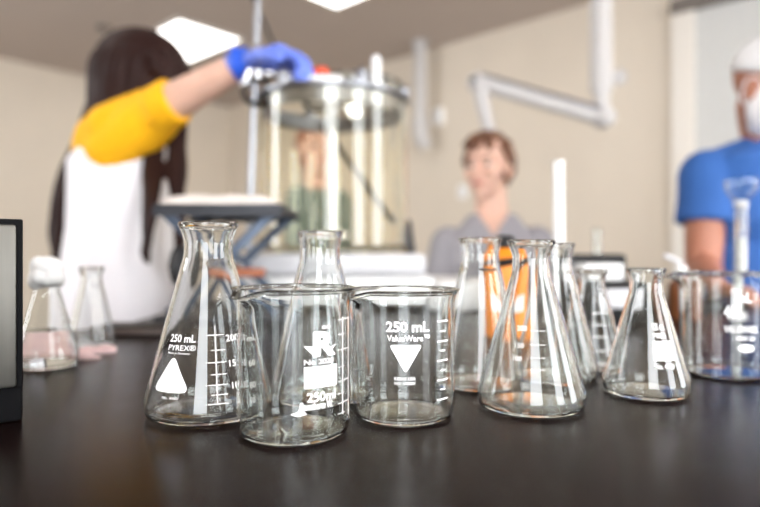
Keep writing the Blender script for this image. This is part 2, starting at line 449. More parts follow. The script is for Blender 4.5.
class Vessel:
    def __init__(s, name, kind, px, d, R_, H, n=None, l=None, label='', group=None, wall=.0019, spout=None, seg=96, cat='flask', gm='glass'):
        s.c = V(((px-CX)/F_PX*d, d, BENCH)); s.d = d
        s.prof = flask_profile(R_, H, n, l) if kind == 'flask' else beaker_profile(R_, H)
        s.R, s.H = R_, H
        s.front = V((-s.c.x, -s.c.y, 0)).normalized(); s.right = V((-s.front.y, s.front.x, 0))
        s.root = thing(name, label, cat, s.c, group)
        outer = [(0, .0012), (R_*.5, .0012), (R_*.78, .0006)]+s.prof
        inner = []
        pr = s.prof
        for i in range(len(pr)-1, -1, -1):
            r, z = pr[i]; a, b = pr[max(i-1, 0)], pr[min(i+1, len(pr)-1)]
            tx, tz = b[0]-a[0], b[1]-a[1]; q = math.hypot(tx, tz) or 1
            ir, iz = r-tz/q*wall, z+tx/q*wall
            if z > .965*H: ir, iz = r-wall*1.7, min(iz, z-.0002)
            if z < .008: iz = max(iz, .0030)
            inner.append((ir, iz))
        keep = [p for p in inner if p[1] > .0031]
        keep += [(R_*.80, .0030), (R_*.5, .0034), (0, .0036)]
        bm = bmesh.new(); lathe(bm, outer+keep, s.c, seg)
        if spout is not None:
            sd = (s.front*math.cos(spout)+s.right*math.sin(spout))
            for v in bm.verts:
                q = v.co-s.c; h = (q.z-.82*H)/(.18*H)
                if h <= 0: continue
                rr = V((q.x, q.y, 0)); 
                if rr.length < 1e-6: continue
                ang = math.acos(max(-1, min(1, rr.normalized().dot(sd))))
                g = math.exp(-(ang/.21)**2)*h*h
                v.co += sd*(.0105*g)-V((0, 0, .0050*g))
                g2 = math.exp(-((ang-.42)/.14)**2)*h*h
                v.co -= rr.normalized()*(.0012*g2)
        s.body = obj('glass_body', bm, M[gm], s.root)
        s.body.data.set_sharp_from_angle(angle=PI)
        s.marks = bmesh.new(); s.inner = keep
    def r(s, z):
        pr = s.prof
        for i in range(len(pr)-1):
            if pr[i][1] <= z <= pr[i+1][1]:
                t = (z-pr[i][1])/max(1e-9, pr[i+1][1]-pr[i][1]); return pr[i][0]+(pr[i+1][0]-pr[i][0])*t
        return pr[-1][0]
    def hit(s, px, py):
        """(angle from the front, height) of the glass point the photo shows at a pixel"""
        dv = V(((px-CX)/F_PX, 1, (CY-py)/F_PX)); best = None
        for k in range(4000):
            dd = s.d-.06+k*.00003
            q = V((0, 0, CAMZ))+dv*dd-s.c
            if q.z < 0: break
            if q.z <= s.H and math.hypot(q.x, q.y) <= s.r(q.z):
                return math.atan2(V((q.x, q.y, 0)).dot(s.right), V((q.x, q.y, 0)).dot(s.front)), q.z
        return 0., .03
    def put(s, b, phi, z, sx, sy):
        """lay a flat drawing b (x right, y up, unit-ish) on the glass round (phi, z)"""
        bmesh.ops.triangulate(b, faces=b.faces[:])
        for _ in range(4):
            es = [e for e in b.edges if (V((e.verts[0].co.x*sx, e.verts[0].co.y*sy))-V((e.verts[1].co.x*sx, e.verts[1].co.y*sy))).length > .0022]
            if not es: break
            bmesh.ops.subdivide_edges(b, edges=es, cuts=1); bmesh.ops.triangulate(b, faces=b.faces[:])
        r0 = s.r(z); sl = (s.r(min(s.H, z+.004))-s.r(max(0, z-.004)))/.008; cs = 1/math.sqrt(1+sl*sl)
        mp = {}
        for v in b.verts:
            zz = z+v.co.y*sy*cs; rr = s.r(zz)+.00022; ph = phi+v.co.x*sx/r0
            mp[v] = s.marks.verts.new(s.c+s.front*(rr*math.cos(ph))+s.right*(rr*math.sin(ph))+V((0, 0, zz)))
        for f in b.faces:
            try: s.marks.faces.new([mp[v] for v in f.verts])
            except ValueError: pass
        b.free()
    def text(s, body, x0, x1, y0, y1, bold=.012):
        """text filling the pixel box x0..x1, y0..y1"""
        b = text_mesh(body, bold)
        xs = [v.co.x for v in b.verts]; ys = [v.co.y for v in b.verts]
        w, h = max(xs)-min(xs), max(ys)-min(ys)
        bmesh.ops.translate(b, vec=(-(max(xs)+min(xs))/2, -(max(ys)+min(ys))/2, 0), verts=b.verts[:])
        s.fit(b, w, h, x0, x1, y0, y1)
    def fit(s, b, w, h, x0, x1, y0, y1):
        pa, _ = s.hit(x0, (y0+y1)/2); pb, _ = s.hit(x1, (y0+y1)/2)
        _, za = s.hit((x0+x1)/2, y0); _, zb = s.hit((x0+x1)/2, y1)
        zc = (za+zb)/2; sl = (s.r(zc+.003)-s.r(max(0, zc-.003)))/.006
        s.put(b, (pa+pb)/2, zc, (pb-pa)*s.r(zc)/w, (za-zb)*math.sqrt(1+sl*sl)/h)
    def poly(s, pts):
        """filled outline given in photo pixels"""
        xs = [p[0] for p in pts]; ys = [p[1] for p in pts]
        cx, cy = (max(xs)+min(xs))/2, (max(ys)+min(ys))/2
        b = bmesh.new(); b.faces.new([b.verts.new((x-cx, cy-y, 0)) for x, y in pts])
        s.fit(b, max(xs)-min(xs), max(ys)-min(ys), min(xs), max(xs), min(ys), max(ys))
    def rect(s, x0, x1, y0, y1): s.poly([(x0, y0), (x1, y0), (x1, y1), (x0, y1)])
    def done(s, m='enamel'):
        if len(s.marks.faces): obj('printed_marking', s.marks, M[m], s.root, False)
        else: s.marks.free()

def rounded(pts, rad=.22, n=5):
    out = []; N = len(pts)
    for i in range(N):
        p0, p1, p2 = V(pts[i-1]), V(pts[i]), V(pts[(i+1) % N])
        a = p1+(p0-p1)*rad; c = p1+(p2-p1)*rad
        for k in range(n+1):
            t = k/n; q = a*(1-t)**2+p1*2*t*(1-t)+c*t*t; out.append((q.x, q.y))
    return out

# front left flask
f = Vessel('erlenmeyer_flask', 'flask', 208.5, .415, .0428, .1331, .0166, .0205, 'largest conical flask, front left, with white 250 mL markings and a rounded white triangle', GF, .0019)
f.text('250 mL', 171, 196, 334.5, 342.5, .02); f.text('PYREX®', 169, 196, 345, 350.8, .01); f.text('Made in Germany', 168.5, 190, 352.3, 355, .01)
f.poly(rounded([(173, 353), (191, 393), (156, 393)], .24)); f.text('No. 4980', 162, 178, 396.8, 399.6, .01)
for y, lg in ((335, 1), (350, 0), (362.5, 1), (374.3, 0), (385, 1), (394.6, 0), (404, 1)):
    f.rect(206 if lg else 211, 224+(y-335)*.07, y-.45, y+.45)
f.rect(215.6, 216.6, 325, 403)
f.text('200', 225.5, 238, 334, 341); f.text('mL', 241, 252, 334.5, 341)
f.text('150', 229, 240, 359, 366); f.text('60', 244, 252, 359, 366)
f.text('100', 232, 243, 381, 388); f.text('80', 246, 253, 381, 388); f.text('50', 246, 253, 397, 403)
f.done()
# front beaker
f = Vessel('beaker', 'beaker', 294, .369, .035, .0905, label='front glass beaker nearest the camera with a white rectangle and 250ml lettering', group=GB, cat='beaker', spout=math.radians(-46), wall=.0019)
f.text('R', 313, 335, 331, 356, .05); f.poly([(303.5, 346), (313, 347), (313, 356)]); f.poly([(322, 346), (330, 347), (336, 344), (331, 350), (336, 355)])
f.text('No 2020', 304, 333.5, 358.8, 364.3, .015); f.rect(304, 336.6, 366, 387.5)
f.text('250ml', 307, 335, 391.5, 401, .015); f.text('Rasotherm W.', 300, 332.5, 402, 409.5, .03)
f.poly([(290, 414), (298, 412), (300, 405), (303, 403), (303, 411), (307, 415), (297, 417)])
f.text('300', 322, 330, 325, 328.5)
for k, y in enumerate((319, 334, 349, 366.5, 380, 393, 402, 413)):
    f.rect(337.5, 344.5 if k % 2 else 348, y-.38, y+.38)
f.rect(342, 342.7, 316, 414); f.rect(347.6, 348.1, 316, 414)
f.done()
# second beaker
f = Vessel('beaker', 'beaker', 403.5, .407, .035, .0872, label='glass beaker in the middle with a white inverted triangle and bold 250 mL lettering', group=GB, cat='beaker', spout=math.radians(-54), wall=.0019)
f.text('250 mL', 386, 429, 321.5, 332.5, .035); f.text('ValueWare™', 387, 429.5, 335, 341.7, .018)
f.poly(rounded([(389, 345), (422.5, 345), (405.5, 374)], .13)); f.text('KIMAX USA', 394.5, 415.5, 377, 380.6, .02); f.text('NO. 14000V', 394.5, 415.5, 381.8, 385.2, .02)
for y in (321, 341, 360.3, 379.6, 399): f.rect(437, 447.5, y-.8, y+.8)
for y in (331, 350.3, 370, 389): f.rect(440, 445, y-.7, y+.7)
f.done()
# flask behind the front beaker
f = Vessel('erlenmeyer_flask', 'flask', 320, .458, .039, .1285, .0156, .0176, 'conical flask standing behind the front beaker, its neck rising above the beaker rim', GF, .0019)
f.done()
# centre right flask
f = Vessel('erlenmeyer_flask', 'flask', 531, .430, .0385, .1210, .0134, .0170, 'tallest conical flask right of centre with faint markings, in front of the orange bottle', GF, .0019)
f.text('200', 517, 527, 325.5, 331)
for y in (331, 345, 358, 370): f.rect(530, 545, y-.3, y+.3)
f.text('150', 515, 524, 343, 348); f.text('100', 513, 522, 356, 361)
f.done()
f = Vessel('erlenmeyer_flask', 'flask', 480, .502, .036, .1245, .0160, .0184, 'conical flask just behind the right side of the middle triangle marked beaker', GF, .0019); f.done()
f = Vessel('erlenmeyer_flask', 'flask', 554.5, .530, .0375, .1205, .0150, .0175, 'unmarked conical flask half hidden behind the right side of the faintly marked flask', GF, .0019); f.done()
f = Vessel('erlenmeyer_flask', 'flask', 592, .58, .0300, .0955, .0120, .0155, 'small conical flask with white graduation lines in front of the black instrument', GF, .0015)
for y in (313, 325, 337, 351, 364): f.rect(592, 608, y-.55, y+.55)
f.done()
f = Vessel('erlenmeyer_flask', 'flask', 646, .470, .0326, .0995, .0124, .0146, 'small conical flask with a white rectangle, left of the rightmost beaker', GF, .0019)
f.text('125 mL', 652, 664, 323, 330.5, .03); f.text('PYREX', 653, 666, 333, 338.5, .03); f.rect(653, 674, 341, 361); f.text('No. 4980', 655, 674, 363.5, 369.5, .02)
f.done()
f = Vessel('beaker', 'beaker', 726, .545, .0385, .0942, label='rightmost glass beaker in front of the person in blue, with a white oval', group=GB, cat='beaker', spout=math.radians(-75), wall=.0017)
f.text('mL', 735, 752, 292, 303, .03); f.text('400', 724, 741, 305, 319, .03); f.text('VALUEWARE', 724, 757, 326, 333, .03); f.text('KIMAX USA', 736, 755, 336, 341, .03)
f.poly([(746+8.5*math.cos(2*PI*k/20), 348.5+4.2*math.sin(2*PI*k/20)) for k in range(20)])
f.done()
# left, out of focus
f = Vessel('erlenmeyer_flask', 'flask', 47, .58, .0285, .0900, .0115, .0140, 'small water filled conical flask with white film wrapped over its mouth, beside the metal device', GF, .0015)
lv = .036
wp = [p for p in reversed(f.inner) if p[1] < lv and p[0] > 1e-6]
bm = bmesh.new(); lathe(bm, [(0, .0038)]+[(r-.00025, max(z, .0038)+.00005) for r, z in wp]+[(max(0.001, f.r(lv)-.0021), lv), (0, lv)], f.c, 64)
obj('water', bm, M['water'], f.root)
bm = bmesh.new()
for k in range(26):
    a = random.uniform(0, 2*PI); z = random.uniform(.082, .101); rr = .0105 if z < .088 else .0075
    sphere(bm, f.c+V((math.cos(a)*rr, math.sin(a)*rr, z)), random.uniform(.005, .0085), seg=10, rings=6)
sphere(bm, f.c+V((0, 0, .097)), (.0150, .0150, .0115)); sphere(bm, f.c+V((0, 0, .087)), (.0165, .0165, .010))
bm = remesh(bm, .0012, 2); obj('film_wrap', bm, M['film'], f.root)
f.done()
f = Vessel('erlenmeyer_flask', 'flask', 91.5, .705, .0256, .0950, .0112, .0143, 'small conical flask at far left, right of the film wrapped flask', GF, .0014); f.done()

# ------------------------------------------------------------------ metal device at the left edge
E = V((-.2344, .388, 0)); rv = V((.845, .535, 0)).normalized(); nv = V((rv.y, -rv.x, 0))
DR = Matrix(((rv.x, -nv.x, 0), (rv.y, -nv.y, 0), (0, 0, 1))).to_4x4()   # columns: right, into the box, up
def dev(bm, x0, x1, d0, d1, z0, z1, bev=0.):
    box(bm, E+rv*((x0+x1)/2)-nv*((d0+d1)/2)+V((0, 0, BENCH+(z0+z1)/2)), (x1-x0, d1-d0, z1-z0), bev, DR)
t = thing('electronic_balance', 'black cased device with a brushed metal front panel at the left edge', 'instrument', E+V((0, 0, BENCH)))
bm = bmesh.new(); dev(bm, -.17, 0, .004, .11, .0, .1335, .003); obj('case', bm, M['matteblack'], t)
bm = bmesh.new(); dev(bm, -.17, 0, .0, .004, .0235, .1335, .001); obj('bezel', bm, M['matteblack'], t)
bm = bmesh.new(); dev(bm, -.165, -.0035, -.003, .002, .0240, .1300, .0022); obj('metal_panel', bm, M['brushed'], t)

# ------------------------------------------------------------------ cloth, notebook
bm = bmesh.new(); gx, gy = 40, 14; vs = []
for j in range(gy+1):
    for i in range(gx+1):
        x = -.512+.205*i/gx+.012*math.sin(j*.7); y = .616+.058*j/gy
        z = BENCH+.0045+.0022*math.sin(i*.55+j*.4)+.0014*math.sin(i*1.3-j*.9)
        vs.append(bm.verts.new((x, y, z)))
for j in range(gy):
    for i in range(gx):
        k = j*(gx+1)+i; bm.faces.new((vs[k], vs[k+1], vs[k+gx+2], vs[k+gx+1]))
r = bmesh.ops.extrude_face_region(bm, geom=bm.faces[:])
for v in [g for g in r['geom'] if isinstance(g, bmesh.types.BMVert)]: v.co.z = BENCH+.0004
tag(obj('cleaning_cloth', bm, M['pink'], loc=(-.40, .645, BENCH)), 'folded pale pink cloth lying behind the film wrapped flask', 'cloth')
t = thing('notebook', 'flat dark notebook at the far edge of the bench below the white shirt', 'notebook', (-.337, .825, BENCH))
bm = bmesh.new(); box(bm, (-.337, .825, BENCH+.0062), (.108, .06, .0122), .002); obj('cover', bm, M['black'], t)
bm = bmesh.new(); box(bm, (-.337, .7955, BENCH+.0062), (.10, .004, .008)); obj('pages', bm, M['cab'], t)

# ------------------------------------------------------------------ lab jack
J = V((-.258, 1.03, BENCH))
t = thing('lab_jack', 'metal scissor lab jack with crossed blue grey legs and a pale pad on top', 'lab jack', J)
pz = P(225, 211, 1.03).z
bm = bmesh.new(); box(bm, (J.x, J.y, pz), (.205, .19, .010), .002); box(bm, (J.x, J.y-.092, pz-.009), (.205, .006, .012)); box(bm, (J.x, J.y+.092, pz-.009), (.205, .006, .012)); obj('platform', bm, M['blacksteel'], t)
bm = bmesh.new(); box(bm, (J.x, J.y, BENCH+.005), (.205, .19, .010), .002); obj('base_plate', bm, M['blacksteel'], t)
zl, zh = BENCH+.012, pz-.008; zm = (zl+zh)/2
for sy in (-.082, .082):
    for sg in (1, -1):
        bm = bmesh.new(); a, b = V((J.x-.085*sg, J.y+sy+.007*sg, zl)), V((J.x+.085*sg, J.y+sy+.007*sg, zh))
        dv = (b-a); ang = math.atan2(dv.z, dv.x)
        box(bm, (a+b)/2, (dv.length, .006, .016), .001, Matrix.Rotation(-ang, 4, 'Y')); obj('scissor_leg', bm, M['bluesteel'], t)
bm = bmesh.new(); tube(bm, [(J.x, J.y-.095, zm), (J.x, J.y+.095, zm)], .006, 12); obj('pivot_rod', bm, M['steel'], t)
bm = bmesh.new(); box(bm, (J.x+.035, J.y-.105, P(255, 272, .945).z), (.085, .018, .014), .003); obj('crossbar', bm, M['rust'], t)
kx = P(182, 266, .95)
bm = bmesh.new(); tube(bm, [(kx.x-.018, J.y-.09, kx.z), (J.x+.04, J.y-.09, kx.z)], .005, 10); obj('drive_screw', bm, M['steel'], t)
bm = bmesh.new(); sphere(bm, (kx.x, J.y-.09, kx.z), (.014, .034, .034)); kn = obj('knob', bm, M['blackrub'], t)
bm = bmesh.new(); sphere(bm, P(218, 213, .945), .008); obj('front_bolt', bm, M['steel'], t)
bm = bmesh.new(); gx = 20; vs = []
for j in range(gx+1):
    for i in range(gx+1):
        x, y = -.095+.185*i/gx, -.085+.17*j/gx
        e = max(abs(i-gx/2), abs(j-gx/2))/(gx/2)
        vs.append(bm.verts.new((J.x+x, J.y+y, pz+.006+.018*(1-e**6)+.0015*math.sin(i*.9)*math.cos(j*.7))))
for j in range(gx):
    for i in range(gx):
        k = j*(gx+1)+i; bm.faces.new((vs[k], vs[k+1], vs[k+gx+2], vs[k+gx+1]))
r = bmesh.ops.extrude_face_region(bm, geom=bm.faces[:])
for v in [g for g in r['geom'] if isinstance(g, bmesh.types.BMVert)]: v.co.z = pz+.0052
tag(obj('absorbent_pad', bm, M['pad'], loc=(J.x, J.y, pz+.005)), 'pale soft pad lying on top of the lab jack', 'pad')

# ------------------------------------------------------------------ clamp stand with clamp
D_ROD = 1.22
rx = P(255, 100, D_ROD).x
t = thing('clamp_stand', 'tall steel clamp stand rod left of the glass tank held by a blue glove', 'clamp stand', (rx, D_ROD, BENCH))
bm = bmesh.new(); tube(bm, [(rx-.016, D_ROD, BENCH+.01), (rx+.012, D_ROD, 1.72)], .0075, 16); obj('rod', bm, M['rodsteel'], t)
bm = bmesh.new(); box(bm, (rx-.06, D_ROD, BENCH+.008), (.14, .10, .016), .004); obj('stand_base', bm, M['blacksteel'], t)
def cp(px, py, dd=0): return P(px, py, D_ROD+dd)
bm = bmesh.new(); box(bm, cp(256, 55), (.030, .034, .036), .005); tube(bm, [cp(243, 52), cp(256, 52)], .004, 10); obj('boss_head', bm, M['steel'], t)
bm = bmesh.new(); box(bm, cp(259, 73), (.022, .034, .034), .005); tube(bm, [cp(245, 82, -.02), cp(250, 70, -.02)], .009, 12); sphere(bm, cp(245, 84, -.02), .011); obj('boss_head', bm, M['steel'], t)
bm = bmesh.new(); tube(bm, [cp(262, 72, -.02), cp(276, 76, -.02), cp(308, 78, .02)], .0075, 12); sphere(bm, cp(268, 74, -.02), (.018, .012, .012)); sphere(bm, cp(291, 79, -.005), .011); sphere(bm, cp(303, 76, .01), .010); obj('clamp_arm', bm, M['steel'], t)
bm = bmesh.new(); pts = [cp(256+13*math.cos(2*PI*k/24), 91+13*math.sin(2*PI*k/24), -.01) for k in range(24)]; tube(bm, pts, .0055, 10, closed=True); obj('support_ring', bm, M['black'], t)

# thin hose hanging from the ceiling
bm = bmesh.new(); q = P(275, 45, 1.55); tube(bm, spline([tuple(P(244, -40, 1.55)), tuple(P(254, 0, 1.55)), tuple(P(264, 22, 1.55)), tuple(P(276, 46, 1.55)), tuple(P(300, 64, 1.46)), tuple(P(326, 77, 1.38))], 6), .004, 8)
tag(obj('hose', bm, M['blackrub'], loc=q), 'thin dark hose running down behind the steel rod to the tank', 'hose')

# ------------------------------------------------------------------ stir plate and tank
DT = 1.30
TX = (333-CX)/F_PX*DT
t = thing('hot_plate', 'low white instrument base under the glass tank', 'instrument base', (TX, DT, BENCH))
zt = P(333, 253, DT).z
bm = bmesh.new(); box(bm, (TX+.012, DT+.0, (BENCH+.012+zt-.045)/2), (.40, .31, zt-.045-BENCH-.012), .012); obj('housing', bm, M['white'], t)
bm = bmesh.new(); box(bm, (TX+.012, DT, zt-.0225), (.36, .31, .041), .008); obj('top_slab', bm, M['offwhite'], t)
for sx in (-1, 1):
    for sy in (-1, 1):
        bm = bmesh.new(); lathe(bm, [(0, 0), (.016, 0), (.016, .014), (0, .014)], (TX+.012+sx*.16, DT+sy*.13, BENCH), 16); obj('foot', bm, M['blackrub'], t)
bm = bmesh.new(); box(bm, (TX+.19, DT-.05, BENCH+.030), (.12, .24, .058), .01); tag(obj('power_supply', bm, M['white'], loc=(TX+.19, DT-.05, BENCH)), 'white box beside the right end of the tank base', 'box')
bpy.data.objects['power_supply'].location.x += .085

t = thing('glass_tank', 'large round yellowish glass tank with a metal collar on a white base', 'tank', (TX, DT, zt))
RT = .163; zr = P(333, 106, DT).z-zt
bm = bmesh.new(); prof = [(0, .001), (RT*.9, .001), (RT*.985, .004), (RT, .014)]+[(RT, .017+(zr-.024)*k/16) for k in range(17)]+[(RT, zr-.004), (RT-.001, zr), (RT-.005, zr), (RT-.006, zr-.004)]+[(RT-.006, zr-.007-(zr-.026)*k/16) for k in range(17)]+[(RT-.006, .016), (RT*.93, .008), (0, .008)]
lathe(bm, prof, (TX, DT, zt), 96); o = obj('glass_wall', bm, M['tank'], t)
bm = bmesh.new(); z0 = P(333, 117, DT).z-zt; lathe(bm, [(RT-.014, z0), (RT-.008, z0-.004), (RT-.008, zr+.004), (RT+.006, zr+.004), (RT+.006, zr+.009), (RT-.014, zr+.009)], (TX, DT, zt), 80, closed=True); obj('metal_collar', bm, M['rodsteel'], t)
for k in range(6):
    a = -PI/2+.45+k*PI/3
    bm = bmesh.new(); c = V((TX+RT*.96*math.cos(a), DT+RT*.96*math.sin(a), zt+zr+.009)); tube(bm, [c, c+V((0, 0, .018))], .011, 14); sphere(bm, c+V((0, 0, .02)), .013); obj('clamp_knob', bm, M['rodsteel'], t)
# clear lid dome, off centre, and the fittings on it
lx = P(353, 0, DT).x
bm = bmesh.new(); rl = .115; zl0, zl1 = zr+.0095, P(0, 80, DT).z-zt
lathe(bm, [(rl, zl0), (rl, zl0+.004), (rl, zl1-.019), (rl, zl1-.015), (rl*.96, zl1-.004), (rl*.88, zl1), (0, zl1), (0, zl1-.004), (rl*.86, zl1-.004), (rl*.93, zl1-.010), (rl-.004, zl1-.018), (rl-.004, zl1-.022), (rl-.004, zl0+.004), (rl-.004, zl0)], (lx, DT+.03, zt), 72, closed=False)
obj('lid', bm, M['glass_thin'], t)
bm = bmesh.new(); c = P(326, 92, DT-.08); box(bm, c, (.075, .05, .062), .010); obj('motor_block', bm, M['white'], t)
bm = bmesh.new(); tube(bm, [P(321, 78, DT-.06), P(321, 69, DT-.06)], [.020, .016], 16); obj('red_cap', bm, M['red'], t)
bm = bmesh.new(); tube(bm, [P(376, 108, DT-.08), P(376, 60, DT-.08)], .0105, 16); sphere(bm, P(376, 60, DT-.08), .0105); obj('white_tube', bm, M['white'], t)
bm = bmesh.new(); tube(bm, [P(364, 108, DT-.02), P(364, 74, DT-.02)], .0075, 14); sphere(bm, P(364, 74, DT-.02), .0085); obj('fitting', bm, M['offwhite'], t)
bm = bmesh.new(); tube(bm, [P(393, 222, DT-.04), P(340, 150, DT+.02), P(322, 126, DT+.04)], .0062, 12); obj('dark_probe', bm, M['black'], t)
bm = bmesh.new(); tube(bm, [P(333, 110, DT-.02), P(333, 235, DT-.02)], .007, 12); box(bm, P(333, 236, DT-.02), (.07, .01, .02), .004); obj('stirrer_shaft', bm, M['steel'], t)
# small black cone right of the tank
q = P(409, 252, DT-.07); q.z = zt
bm = bmesh.new(); lathe(bm, [(0, 0), (.0135, 0), (.0135, .006), (.009, .03), (.0045, .072), (0, .075)], (P(409.5, 0, DT+.02).x, DT+.02, zt), 20)
tag(obj('stopper', bm, M['blackrub'], loc=(P(409.5, 0, DT+.02).x, DT+.02, zt)), 'small black cone standing right beside the glass tank', 'stopper')

# ------------------------------------------------------------------ things in the blurred middle
def place(px, d): return V(((px-CX)/F_PX*d, d, BENCH))
# orange bottle
d = .80; c = place(505, d); zt2 = P(0, 245, d).z-BENCH
t = thing('squeeze_bottle', 'orange bottle with a black band and black cap behind the conical flasks', 'bottle', c)
rb = .0255
bm = bmesh.new(); lathe(bm, spline([(0, .0005), (rb*.9, .0005), (rb, .006), (rb, .04), (rb, zt2-.025), (rb*.85, zt2-.012), (rb*.45, zt2-.004), (rb*.42, zt2), (0, zt2)], 5), c, 40); obj('body', bm, M['orange'], t)
bm = bmesh.new(); tube(bm, [c+V((math.cos(a)*(rb+.0006), math.sin(a)*(rb+.0006), zt2-.024+.005*math.cos(a+.4))) for a in [2*PI*k/36 for k in range(36)]], .0052, 10, closed=True); obj('band', bm, M['black'], t)
bm = bmesh.new(); lathe(bm, [(0, zt2-.004), (.0125, zt2-.004), (.0125, zt2+.010), (.009, zt2+.013), (0, zt2+.013)], c, 24); obj('cap', bm, M['black'], t)
bm = bmesh.new(); 
for k in range(13):
    pass
seg = 14; a0, a1 = -PI/2-.55, -PI/2+.55
lo = [bm.verts.new(c+V((math.cos(a0+(a1-a0)*k/seg)*(rb+.0007), math.sin(a0+(a1-a0)*k/seg)*(rb+.0007), .036))) for k in range(seg+1)]
hi = [bm.verts.new(v.co+V((0, 0, .022))) for v in lo]
for k in range(seg): bm.faces.new((lo[k], lo[k+1], hi[k+1], hi[k]))
obj('paper_label', bm, M['enamel'], t)

# white measuring cylinder, thinner clear one
def cylinder(px, d, r, ytop, m, label, name='measuring_cylinder', base=1.9, funnel=False):
    c = place(px, d); h = P(0, ytop, d).z-BENCH
    t = thing(name, label, 'cylinder', c)
    bm = bmesh.new(); lathe(bm, [(0, 0), (r*base, 0), (r*base, .004), (r*1.3, .009), (r*.9, .011), (0, .011)], c, 6 if not funnel else 32); obj('foot', bm, M['white'], t)
    bm = bmesh.new(); lathe(bm, [(0, .0112), (r*.9, .0112), (r, .0125), (r, .015)]+[(r, .015+(h-.022)*k/8) for k in range(1, 9)]+[(r, h-.004), (r*1.15, h), (r*1.0, h), (r-.0014, h-.005)]+[(r-.0014, h-.008-(h-.026)*k/8) for k in range(9)]+[(r-.0014, .0145), (r*.8, .013), (0, .013)], c, 40); obj('tube', bm, M[m], t)
    return t, c, h
cylinder(558.5, .98, .0092, 161, 'white', 'tall slim white cylinder standing against the beige wall right of the seated person')
cylinder(597, 1.12, .0075, 228, 'glass_thin', 'short thin clear cylinder behind the white carton')
t, c, h = cylinder(741, 1.02, .0098, 203, 'glass_thin', 'tall clear cylinder with a glass funnel in front of the blue shirt', funnel=True)
bm = bmesh.new(); lathe(bm, [(.0042, h-.05), (.0042, h-.004), (.008, h), (.024, h+.022), (.0245, h+.040), (.0232, h+.040), (.0227, h+.022), (.007, h+.0015), (.003, h-.003), (.003, h-.05)], c, 40, closed=True); obj('funnel', bm, M['glass_thin'], t)
bm = bmesh.new(); sphere(bm, c+V((0, 0, h-.002)), (.0115, .0115, .007)); obj('white_collar', bm, M['white'], t)
bm = bmesh.new(); tube(bm, [c+V((0, 0, .014)), c+V((0, 0, h-.06))], .0072, 20); obj('float', bm, M['white'], t)

# black instrument and white carton on its ledge
d = .98; c = place(606, d)
t = thing('benchtop_instrument', 'black stepped benchtop instrument behind the small conical flasks', 'instrument', c)
bm = bmesh.new(); box(bm, c+V((.004, .03, .033)), (.105, .16, .066), .006); box(bm, c+V((.002, .078, .055)), (.108, .06, .110), .006)
obj('body', bm, M['black'], t)
bm = bmesh.new(); box(bm, c+V((.006, -.0515, .04)), (.05, .004, .03), .001); obj('display', bm, M['offwhite'], t)
bm = bmesh.new(); box(bm, c+V((-.010, .0125, .0665+.0145)), (.064, .06, .027), .002); bx_ = obj('carton', bm, M['white'], loc=c+V((-.010, .0125, .0665)))
tag(bx_, 'white carton lying on the black stepped instrument', 'carton')
# amber bottle with a white spout cap
d = 1.0; c = place(681, d)
t = thing('reagent_bottle', 'brown bottle with a white cap and bent spout left of the blue shirt', 'bottle', c)
bm = bmesh.new(); lathe(bm, spline([(0, .0005), (.018, .0005), (.0205, .006), (.0205, .045), (.019, .058), (.010, .070), (.009, .078), (0, .078)], 5), c, 32); obj('body', bm, M['amber'], t)
bm = bmesh.new(); lathe(bm, [(0, .076), (.0105, .076), (.0105, .086), (.008, .089), (0, .089)], c, 24); obj('cap', bm, M['white'], t)
bm = bmesh.new(); tube(bm, spline([tuple(c+V((0, 0, .087))), tuple(c+V((-.002, 0, .095))), tuple(c+V((-.012, 0, .101))), tuple(c+V((-.028, 0, .108)))], 6), [.0038]*19, 12); obj('spout', bm, M['offwhite'], t)
# dark cord on the far right bench
bm = bmesh.new(); tube(bm, spline([(.44, 1.12, BENCH+.006), (.50, 1.14, BENCH+.006), (.56, 1.10, BENCH+.006), (.63, 1.14, BENCH+.006), (.70, 1.11, BENCH+.006)], 8), .005, 10)
tag(obj('dark_cord', bm, M['blackrub'], loc=(.56, 1.12, BENCH)), 'dark cord lying on the bench by the brown bottle', 'cord')

# ------------------------------------------------------------------ people
Z = V((0, 0, 1))
def head_into(bm, c, Fd, Up, s=1.):
    L = Up.cross(Fd).normalized(); ax = (L, Fd, Up)
    q = lambda f_, l, u: c+Fd*(f_*s)+L*(l*s)+Up*(u*s)
    sphere(bm, q(-.012, 0, .035), (.076*s, .096*s, .086*s), ax, 28, 18)
    sphere(bm, q(.022, 0, -.040), (.058*s, .066*s, .070*s), ax, 24, 16)
    sphere(bm, q(.068, 0, -.092), .021*s)
    for k in (-1, 1):
        sphere(bm, q(.052, .037*k, -.022), .030*s)
        sphere(bm, q(-.005, .076*k, -.012), (.010*s, .018*s, .031*s), ax)
        capsule(bm, q(.076, .012*k, .024), q(.062, .046*k, .022), .011*s, .009*s)
        sphere(bm, q(.104, .011*k, -.034), .008*s)
    capsule(bm, q(.086, 0, .012), q(.110, 0, -.030), .008*s, .0115*s)
    capsule(bm, q(.084, -.017, -.058), q(.084, .017, -.058), .010*s, .010*s)
    return q

def face_parts(root, q, s, brow):
    for k in (-1, 1):
        bm = bmesh.new(); sphere(bm, q(.072, .031*k, .004), .0115*s); e = obj('eye', bm, M['eyew'], root)
        bm = bmesh.new(); sphere(bm, q(.0795, .031*k, .004), .0058*s); obj('iris', bm, M['iris'], e)
        bm = bmesh.new(); capsule(bm, q(.089, .014*k, .028), q(.076, .048*k, .027), .0045*s, .003*s); obj('eyebrow', bm, M[brow], root)
    bm = bmesh.new(); capsule(bm, q(.0905, -.014, -.058), q(.0905, .014, -.058), .0058*s, .0058*s); obj('lips', bm, M['lips'], root)

